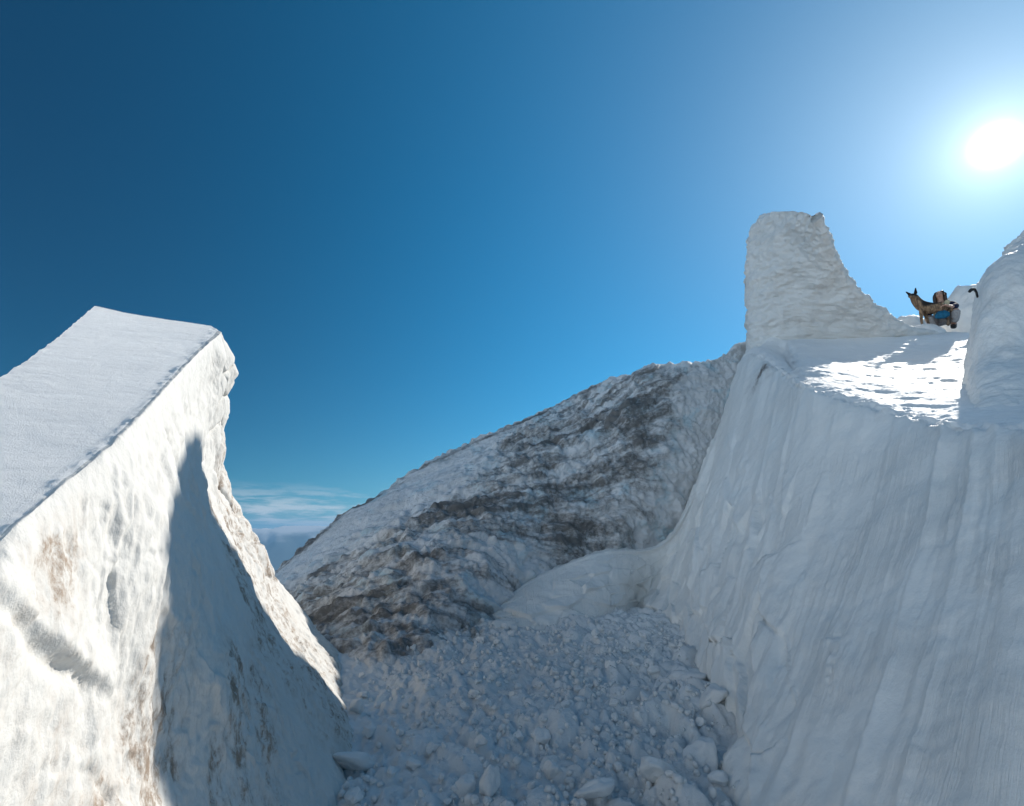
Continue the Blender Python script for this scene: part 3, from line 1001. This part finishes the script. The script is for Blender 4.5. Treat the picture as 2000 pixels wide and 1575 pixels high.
# finer crumbs nobody could count
def build_rubble(n=2000):
    bm = bmesh.new(); bmesh.ops.create_icosphere(bm, subdivisions=1, radius=1)
    v0 = np.array([v.co[:] for v in bm.verts]); f0 = np.array([[v.index for v in f.verts] for f in bm.faces]); bm.free()
    rs = np.random.default_rng(9)
    V, Fc = [], []
    k = 0
    while k < n:
        y = 2.3 + 4.2 * rs.random() ** 1.2
        x = rs.uniform(xl_at(y) + .03, xr_at(y) - .03)
        w = (x - xl_at(y)) / (xr_at(y) - xl_at(y))
        if rs.random() > (0.15 + 0.85 * w) * (0.35 + 0.9 * (gnoise(np.array([[x * 2.2, y * 2.2, 1.0]]))[0] + .45)): continue
        r = .007 + .022 * rs.random() ** 1.6
        q = v0 * (1 + rs.uniform(-.25, .25, (len(v0), 1))) * rs.uniform(.7, 1.15, 3) * r
        i = int(np.searchsorted(GX, x)); j = int(np.searchsorted(GY, y))
        V.append(q + np.array([x, y, GZ[i, j] + r * .35])); Fc.append(f0 + k * len(v0)); k += 1
    o = mesh_from('snow_rubble', np.concatenate(V), np.concatenate(Fc), M_chunk)
    tag(o, 'fine snow crumbs strewn over the shaded trench floor', 'snow rubble', kind='stuff')


build_rubble()

# ================================================================== person, dog, strap
def skin_obj(name, joints, edges, mat, parent, root=0, levels=2):
    bm = bmesh.new()
    sk = bm.verts.layers.skin.verify()
    vs_ = []
    for j in joints:
        v = bm.verts.new(j[0])
        r = j[1] if isinstance(j[1], tuple) else (j[1], j[1])
        v[sk].radius = r
        vs_.append(v)
    for a, b in edges: bm.edges.new((vs_[a], vs_[b]))
    vs_[root][sk].use_root = True
    me = bpy.data.meshes.new(name)
    bm.to_mesh(me); bm.free()
    me.materials.append(mat)
    o = bpy.data.objects.new(name, me)
    col.objects.link(o)
    md = o.modifiers.new('skin', 'SKIN'); md.use_smooth_shade = True
    md.branch_smoothing = 0.6
    sb = o.modifiers.new('sub', 'SUBSURF'); sb.levels = sb.render_levels = levels
    if parent: o.parent = parent
    return o


def ball(name, c, rad, mat, parent, rot=(0, 0, 0), sub=3, f=None):
    bm = bmesh.new()
    bmesh.ops.create_icosphere(bm, subdivisions=sub, radius=1)
    Rm = Matrix.Rotation(rot[2], 3, 'Z') @ Matrix.Rotation(rot[1], 3, 'Y') @ Matrix.Rotation(rot[0], 3, 'X')
    for v in bm.verts:
        q = v.co.copy()
        if f: q = f(q)
        v.co = Vector(c) + Rm @ Vector((q.x * rad[0], q.y * rad[1], q.z * rad[2]))
    me = bpy.data.meshes.new(name); bm.to_mesh(me); bm.free()
    for p in me.polygons: p.use_smooth = True
    me.materials.append(mat)
    o = bpy.data.objects.new(name, me); col.objects.link(o); o.parent = parent
    return o


M_skin = plain('skin', (0.55, 0.33, 0.24), 0.5, 0.4, .08)
M_hair = plain('brown_hair', (0.045, 0.022, 0.012), 0.45, 0.5, .4, 90, .004)
M_navy = plain('navy_fabric', (0.012, 0.016, 0.045), 0.8, 0.2, .2, 60, .003)
M_cream = plain('cream_fleece', (0.62, 0.54, 0.36), 0.95, 0.1, .12, 80, .004)
M_teal = plain('blue_fabric', (0.01, 0.11, 0.20), 0.75, 0.25, .25, 30, .006)
M_grey = plain('grey_trousers', (0.36, 0.34, 0.33), 0.85, 0.2, .2, 40, .005)
M_boot = plain('dark_boot', (0.02, 0.018, 0.018), 0.6, 0.4, .2)
M_eye = plain('dark_eye', (0.01, 0.008, 0.008), 0.2, 0.5, 0)

FR = P(1848, 652, 9.45)
FR[2] = DECK[np.argmin(((DECK[:, :2] - FR[:2]) ** 2).sum(1)), 2] - .015
AZ = math.atan2(FR[0], FR[1])
person = empty('person', FR, 'person crouching in the snow by the dog, long brown hair, cream top, navy sleeves', 'person')
person.rotation_euler = (0, 0, -AZ)       # local x: to the right in the picture, local y: away from the camera
J = [((0, .02, .30), (.13, .11)), ((0, .0, .42), (.12, .10)), ((.02, -.02, .54), (.13, .09)), ((.025, -.03, .62), (.055, .05)), ((.03, -.04, .68), (.05, .05)),
     ((.03, -.055, .755), (.075, .085)), ((.03, -.05, .82), (.078, .088)), ((.03, -.045, .865), (.045, .05)),
     ((.03, -.155, .765), .010),                                     # nose
     ((.15, -.02, .55), .05), ((.22, -.20, .42), .042), ((.17, -.42, .36), .032), ((.10, -.52, .37), (.034, .018)),   # left arm to palm
     ((-.11, -.03, .55), .05), ((-.17, -.12, .42), .042), ((-.20, -.30, .40), .032), ((-.22, -.35, .41), (.034, .018)),  # right arm round the dog
     ((.11, -.02, .26), .085), ((.22, -.36, .31), .062), ((.13, -.10, .09), .045), ((.13, -.20, .04), .035),        # left leg
     ((-.11, -.02, .26), .085), ((-.22, -.36, .29), .062), ((-.13, -.10, .09), .045), ((-.13, -.20, .04), .035)]
E = [(0, 1), (1, 2), (2, 3), (3, 4), (4, 5), (5, 6), (6, 7), (5, 8), (2, 9), (9, 10), (10, 11), (11, 12), (2, 13), (13, 14), (14, 15), (15, 16),
     (0, 17), (17, 18), (18, 19), (19, 20), (0, 21), (21, 22), (22, 23), (23, 24)]
for palm, sx in ((12, -1), (16, -1)):
    b = Vector(J[palm][0])
    for k, (dy, ln) in enumerate(((-.028, .05), (-.01, .062), (.010, .066), (.028, .058))):
        i0 = len(J)
        J.append((tuple(b + Vector((sx * .035, dy * .8, .016))), .0095)); J.append((tuple(b + Vector((sx * (.035 + ln * .6), dy, .008))), .0085))
        J.append((tuple(b + Vector((sx * (.035 + ln), dy, -.014))), .007))
        E += [(palm, i0), (i0, i0 + 1), (i0 + 1, i0 + 2)]
    i0 = len(J)
    J.append((tuple(b + Vector((sx * .012, -.042, .012))), .0105)); J.append((tuple(b + Vector((sx * .04, -.06, .0))), .0085))
    E += [(palm, i0), (i0, i0 + 1)]
skin_obj('body', J, E, M_skin, person)
for sx in (-1, 1):
    ball('eye', (.03 + sx * .03, -.128, .79), (.011, .008, .008), M_eye, person)
    ball('ear', (.03 + sx * .078, -.04, .775), (.012, .022, .032), M_skin, person)
ball('mouth', (.03, -.136, .725), (.022, .006, .006), plain('lips', (0.38, 0.12, 0.10), .4), person)
skin_obj('hair', [((.03, -.03, .905), (.08, .085)), ((.03, .0, .84), (.10, .09)), ((-.035, -.05, .80), (.035, .05)), ((-.055, -.06, .70), (.034, .04)), ((-.06, -.07, .58), (.032, .03)), ((-.06, -.08, .48), .02),
                  ((.095, -.05, .80), (.03, .05)), ((.108, -.06, .70), (.028, .035)), ((.105, -.07, .60), .024), ((.10, -.08, .52), .016), ((.03, .03, .70), (.09, .05)), ((.03, .04, .60), (.07, .04))],
         [(0, 1), (1, 2), (2, 3), (3, 4), (4, 5), (1, 6), (6, 7), (7, 8), (8, 9), (1, 10), (10, 11)], M_hair, person, root=1)
skin_obj('top', [((0, .02, .30), (.15, .13)), ((0, .0, .42), (.145, .12)), ((.02, -.02, .55), (.15, .11)), ((.028, -.035, .625), (.075, .07))], [(0, 1), (1, 2), (2, 3)], M_cream, person)
skin_obj('scarf', [((.10, -.12, .62), .05), ((.13, -.13, .55), .055), ((.14, -.13, .47), .035)], [(0, 1), (1, 2)], M_cream, person)
skin_obj('sleeve', [((.12, -.03, .56), .07), ((.18, -.10, .52), .072), ((.225, -.22, .42), .066), ((.18, -.40, .36), .048)], [(0, 1), (1, 2), (2, 3)], M_navy, person)
skin_obj('sleeve', [((-.09, -.02, .565), .065), ((-.13, -.04, .52), .068), ((-.18, -.12, .42), .056), ((-.20, -.28, .40), .045)], [(0, 1), (1, 2), (2, 3)], M_navy, person)
skin_obj('jacket_hem', [((-.12, -.46, .24), (.08, .08)), ((0, -.52, .22), (.12, .11)), ((.12, -.46, .26), (.09, .09)), ((0, -.50, .12), (.08, .06))], [(0, 1), (1, 2), (1, 3)], M_teal, person, root=1)
skin_obj('trousers', [((0, .03, .25), (.14, .12)), ((.11, -.02, .27), .10), ((.22, -.36, .29), .082), ((.15, -.20, .10), .068),
                      ((-.11, -.02, .27), .10), ((-.22, -.36, .27), .082), ((-.15, -.20, .10), .068)], [(0, 1), (1, 2), (2, 3), (0, 4), (4, 5), (5, 6)], M_grey, person)
for sx in (-1, 1):
    skin_obj('boot', [((sx * .135, -.08, .11), .055), ((sx * .13, -.09, .05), (.055, .05)), ((sx * .13, -.20, .04), (.048, .04)), ((sx * .13, -.27, .035), (.04, .03))], [(0, 1), (1, 2), (2, 3)], M_boot, person, root=1)


# dog: sandy with a black saddle, ears and muzzle
def dog_material():
    m = bpy.data.materials.new('dog_coat')
    m.use_nodes = True
    nt = NT(m.node_tree)
    bs = nt.n['Principled BSDF']
    oc = nt.new('ShaderNodeTexCoord').outputs['Object']
    sep = nt.new('ShaderNodeSeparateXYZ'); nt.link(oc, sep.inputs[0])
    n = nt.noise(oc, 14, 4, .6)
    zz = nt.math('ADD', sep.outputs['Z'], nt.math('MULTIPLY', nt.math('SUBTRACT', n, .5), .10))
    sad = nt.math('MULTIPLY', nt.smooth(zz, .42, .46), nt.smooth(sep.outputs['X'], -.34, -.28))
    head = nt.math('MULTIPLY', nt.smooth(zz, .67, .71), nt.smooth(sep.outputs['X'], -.28, -.31))
    fur = nt.mix(nt.smooth(nt.noise(nt.mapping(oc, (1, 1, .3)), 40, 4), .35, .65), (.07, .045, .03), (.30, .20, .12))
    b = nt.mix(nt.math('MAXIMUM', sad, head), fur, (.02, .015, .012))
    nt.link(b, bs.inputs['Base Color'])
    bs.inputs['Roughness'].default_value = 0.85
    bp = nt.new('ShaderNodeBump'); bp.inputs['Distance'].default_value = .012
    nt.link(nt.noise(oc, 60, 4), bp.inputs['Height']); nt.link(bp.outputs['Normal'], bs.inputs['Normal'])
    return m


M_dog = dog_material()
M_dogdark = plain('dog_dark_fur', (0.018, 0.013, 0.011), .85, .2, .3, 60)
dog = empty('dog', FR, 'tan dog with a black saddle and pointed dark ears, standing before the crouching person', 'dog')
dog.rotation_euler = (0, 0, -AZ)
dog.location = dog.location + Matrix.Rotation(-AZ, 3, 'Z') @ Vector((.055, 0, .01))
DJ = [((-.02, -.44, .37), (.105, .105)), ((-.14, -.46, .385), (.11, .115)), ((-.28, -.46, .42), (.12, .145)), ((-.36, -.45, .52), (.105, .13)), ((-.39, -.46, .62), (.085, .09)),
      ((-.405, -.47, .71), (.080, .078)), ((-.43, -.53, .715), (.064, .06)), ((-.455, -.60, .685), (.040, .038)), ((-.468, -.64, .675), (.030, .028)),
      # front legs
      ((-.34, -.50, .40), .050), ((-.355, -.50, .29), .033), ((-.37, -.50, .17), .024), ((-.37, -.505, .09), .022), ((-.385, -.53, .065), (.03, .02)),
      ((-.30, -.39, .38), .048), ((-.29, -.38, .27), .032), ((-.28, -.38, .16), .023), ((-.28, -.38, .09), .022), ((-.295, -.41, .065), (.03, .02)),
      # hind legs: knee forward against the belly, hock behind
      ((.02, -.44, .33), .062), ((-.06, -.44, .25), .042), ((.02, -.38, .16), .025), ((.01, -.38, .06), .020), ((-.02, -.40, .03), (.028, .018)),
      ((.02, -.34, .33), .060), ((-.05, -.30, .25), .042), ((.03, -.29, .16), .025), ((.02, -.29, .06), .020), ((-.01, -.31, .03), (.028, .018)),
      # tail
      ((.08, -.40, .38), .036), ((.10, -.34, .29), .034), ((.09, -.30, .20), .026), ((.08, -.30, .13), .012)]
DE = [(0, 1), (1, 2), (2, 3), (3, 4), (4, 5), (5, 6), (6, 7), (7, 8), (2, 9), (9, 10), (10, 11), (11, 12), (12, 13), (2, 14), (14, 15), (15, 16), (16, 17), (17, 18),
      (0, 19), (19, 20), (20, 21), (21, 22), (22, 23), (0, 24), (24, 25), (25, 26), (26, 27), (27, 28), (0, 29), (29, 30), (30, 31), (31, 32)]
skin_obj('body', DJ, DE, M_dog, dog, root=1)
for sx, tip, base in ((-1, (-.515, -.475, .855), (-.445, -.475, .745)), (1, (-.355, -.45, .895), (-.375, -.455, .755))):
    skin_obj('ear', [(base, (.055, .045)), (tuple(b * .5 + t * .5 for b, t in zip(base, tip)), (.042, .022)), (tip, (.014, .010))], [(0, 1), (1, 2)], M_dogdark, dog, levels=2)
ball('nose', (-.475, -.658, .682), (.016, .014, .012), M_eye, dog)
for dx, dy in ((-.048, -.0), (.012, -.012)):
    ball('eye', (-.435 + dx, -.565 + dy, .742), (.008, .007, .008), M_eye, dog)

# snow under the dog's front paws
q = Vector(FR) + Matrix.Rotation(-AZ, 3, 'Z') @ Vector((-.30, -.44, -.16))
mound('snow_mound', q, (.34, .28, .26), 'small lit snow hump under the front paws of the dog', seed=5.0, mat=M_deck, rough=.08)

# black curved strap by the block
pts = [P(1892, 572, 4.72), P(1897, 566, 4.70), P(1903, 565, 4.70), P(1907, 571, 4.72), P(1909, 580, 4.76), P(1915, 589, 4.9), P(1925, 594, 5.05)]
rad = [.013, .017, .014, .011, .010, .011, .011]
st = skin_obj('strap', [(tuple(p), r) for p, r in zip(pts, rad)], [(i, i + 1) for i in range(len(pts) - 1)], plain('black_webbing', (.012, .012, .014), .6, .4, .2), None)
tag(st, 'small black curved strap sticking out at the left edge of the pale snow block', 'strap')

# ================================================================== haze
def build_haze():
    S, zb, zt = 24000.0, -1500.0, 460.0
    v = [(x, y, z) for x in (-S, S) for y in (-S, S) for z in (zb, zt)]
    f = [(0, 1, 3, 2), (4, 6, 7, 5), (0, 4, 5, 1), (2, 3, 7, 6), (0, 2, 6, 4), (1, 5, 7, 3)]
    m = bpy.data.materials.new('haze')
    m.use_nodes = True
    nt = NT(m.node_tree)
    nt.n.remove(nt.n['Principled BSDF'])
    out = [n for n in nt.n if n.type == 'OUTPUT_MATERIAL'][0]
    pv = nt.new('ShaderNodeVolumePrincipled')
    pv.inputs['Color'].default_value = (0.28, 0.56, 0.86, 1)
    pv.inputs['Density'].default_value = HAZE
    pv.inputs['Anisotropy'].default_value = 0.2
    nt.link(pv.outputs[0], out.inputs['Volume'])
    o = mesh_from('haze', v, f, m, smooth=False)
    tag(o, kind='stuff')


HAZE = 8e-5
USE_HAZE = True
if USE_HAZE: build_haze()

# ================================================================== light
sun = bpy.data.lights.new('sun', 'SUN')
sun.energy = 4.1
sun.angle = math.radians(0.5)
sun.color = (1.0, 0.95, 0.87)
so = bpy.data.objects.new('sun', sun)
so.rotation_euler = SUN.to_track_quat('Z', 'Y').to_euler()
col.objects.link(so)

world = bpy.data.worlds.new('World')
scene.world = world
world.use_nodes = True
nt = NT(world.node_tree)
bg = nt.n['Background']
sky = nt.new('ShaderNodeTexSky', sky_type='NISHITA')
sky.sun_disc = False
el = math.asin(SUN.z)
az = math.atan2(SUN.x, SUN.y)
sky.sun_elevation = el
sky.sun_rotation = az
sky.altitude = 2500
sky.air_density = 1.0
sky.dust_density = 0.1
sky.ozone_density = 2.2
tc = nt.new('ShaderNodeTexCoord').outputs['Generated']
# solar aureole and the blown-out solar disc, by angle from the sun's direction
dp = nt.new('ShaderNodeVectorMath', operation='DOT_PRODUCT')
nrm = nt.new('ShaderNodeVectorMath', operation='NORMALIZE')
nt.link(tc, nrm.inputs[0])
nt.link(nrm.outputs[0], dp.inputs[0])
dp.inputs[1].default_value = GLOW[:]
ang = nt.math('ARCCOSINE', nt.math('MINIMUM', dp.outputs['Value'], 0.999999))
deg = nt.math('MULTIPLY', ang, 57.29578)


def glow(w, p, a):
    t = nt.math('POWER', nt.math('DIVIDE', deg, w), p)
    return nt.math('MULTIPLY', nt.math('EXPONENT', nt.math('MULTIPLY', t, -1.0)), a)


g = nt.math('ADD', glow(1.0, 2.4, 30.0), glow(2.0, 1.0, 7.5))
g = nt.math('ADD', g, glow(14.0, 1.15, 4.2))
gc = nt.new('ShaderNodeVectorMath', operation='SCALE')
gc.inputs[0].default_value = (0.93, 1.0, 0.93)
nt.link(g, gc.inputs['Scale'])
# sky deeper and more saturated away from the sun
hsv = nt.new('ShaderNodeHueSaturation')
nt.link(sky.outputs[0], hsv.inputs['Color'])
hsv.inputs['Hue'].default_value = 0.479
hsv.inputs['Saturation'].default_value = 1.4
far_ = nt.math('MULTIPLY', nt.smooth(deg, 28.0, 92.0), nt.smooth(deg, 135.0, 108.0))
tint = nt.mix(far_, (0.66, 0.86, 0.90), (0.03, 0.28, 0.34))
dk = nt.new('ShaderNodeVectorMath', operation='MULTIPLY')
nt.link(hsv.outputs[0], dk.inputs[0])
nt.link(tint, dk.inputs[1])
add = nt.new('ShaderNodeVectorMath', operation='ADD')
nt.link(dk.outputs[0], add.inputs[0])
nt.link(gc.outputs[0], add.inputs[1])
# thin cloud bank low over the valley
sep = nt.new('ShaderNodeSeparateXYZ')
nt.link(nrm.outputs[0], sep.inputs[0])
cv = nt.mapping(nrm.outputs[0], (5, 5, 34))
cn = nt.noise(cv, 1.6, 6, 0.6, 0.2)
band = nt.math('MULTIPLY', nt.smooth(sep.outputs['Z'], -0.01, 0.02), nt.smooth(sep.outputs['Z'], 0.10, 0.03))
cf = nt.math('MULTIPLY', nt.smooth(cn, 0.44, 0.60), band)
cl = nt.mix(nt.math('MULTIPLY', cf, 0.8), add.outputs[0], (6.2, 6.3, 6.3))
# bright cloud added to the unseen sky opposite the sun, filling the shade
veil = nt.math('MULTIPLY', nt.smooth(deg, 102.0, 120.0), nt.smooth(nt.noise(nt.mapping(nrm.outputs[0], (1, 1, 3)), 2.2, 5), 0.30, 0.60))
sky_fill = nt.mix(nt.math('MULTIPLY', veil, 0.85), cl, (11.0, 13.6, 16.6))
nt.link(sky_fill, bg.inputs['Color'])
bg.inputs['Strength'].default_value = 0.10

cam = bpy.data.cameras.new('camera')
cam.lens = 18.0
cam.sensor_width = 36.0
cam.clip_end = 120000
cam.clip_start = 0.05
co = bpy.data.objects.new('camera', cam)
co.rotation_euler = (math.pi / 2 + PITCH, 0, 0)
col.objects.link(co)
scene.camera = co

vs = scene.view_settings
vs.view_transform = 'Standard'
vs.look = 'None'
vs.gamma = 1
vs.exposure = 0.5
scene.cycles.use_denoising = True
scene.cycles.max_bounces = 8
scene.cycles.diffuse_bounces = 6
scene.cycles.volume_bounces = 0
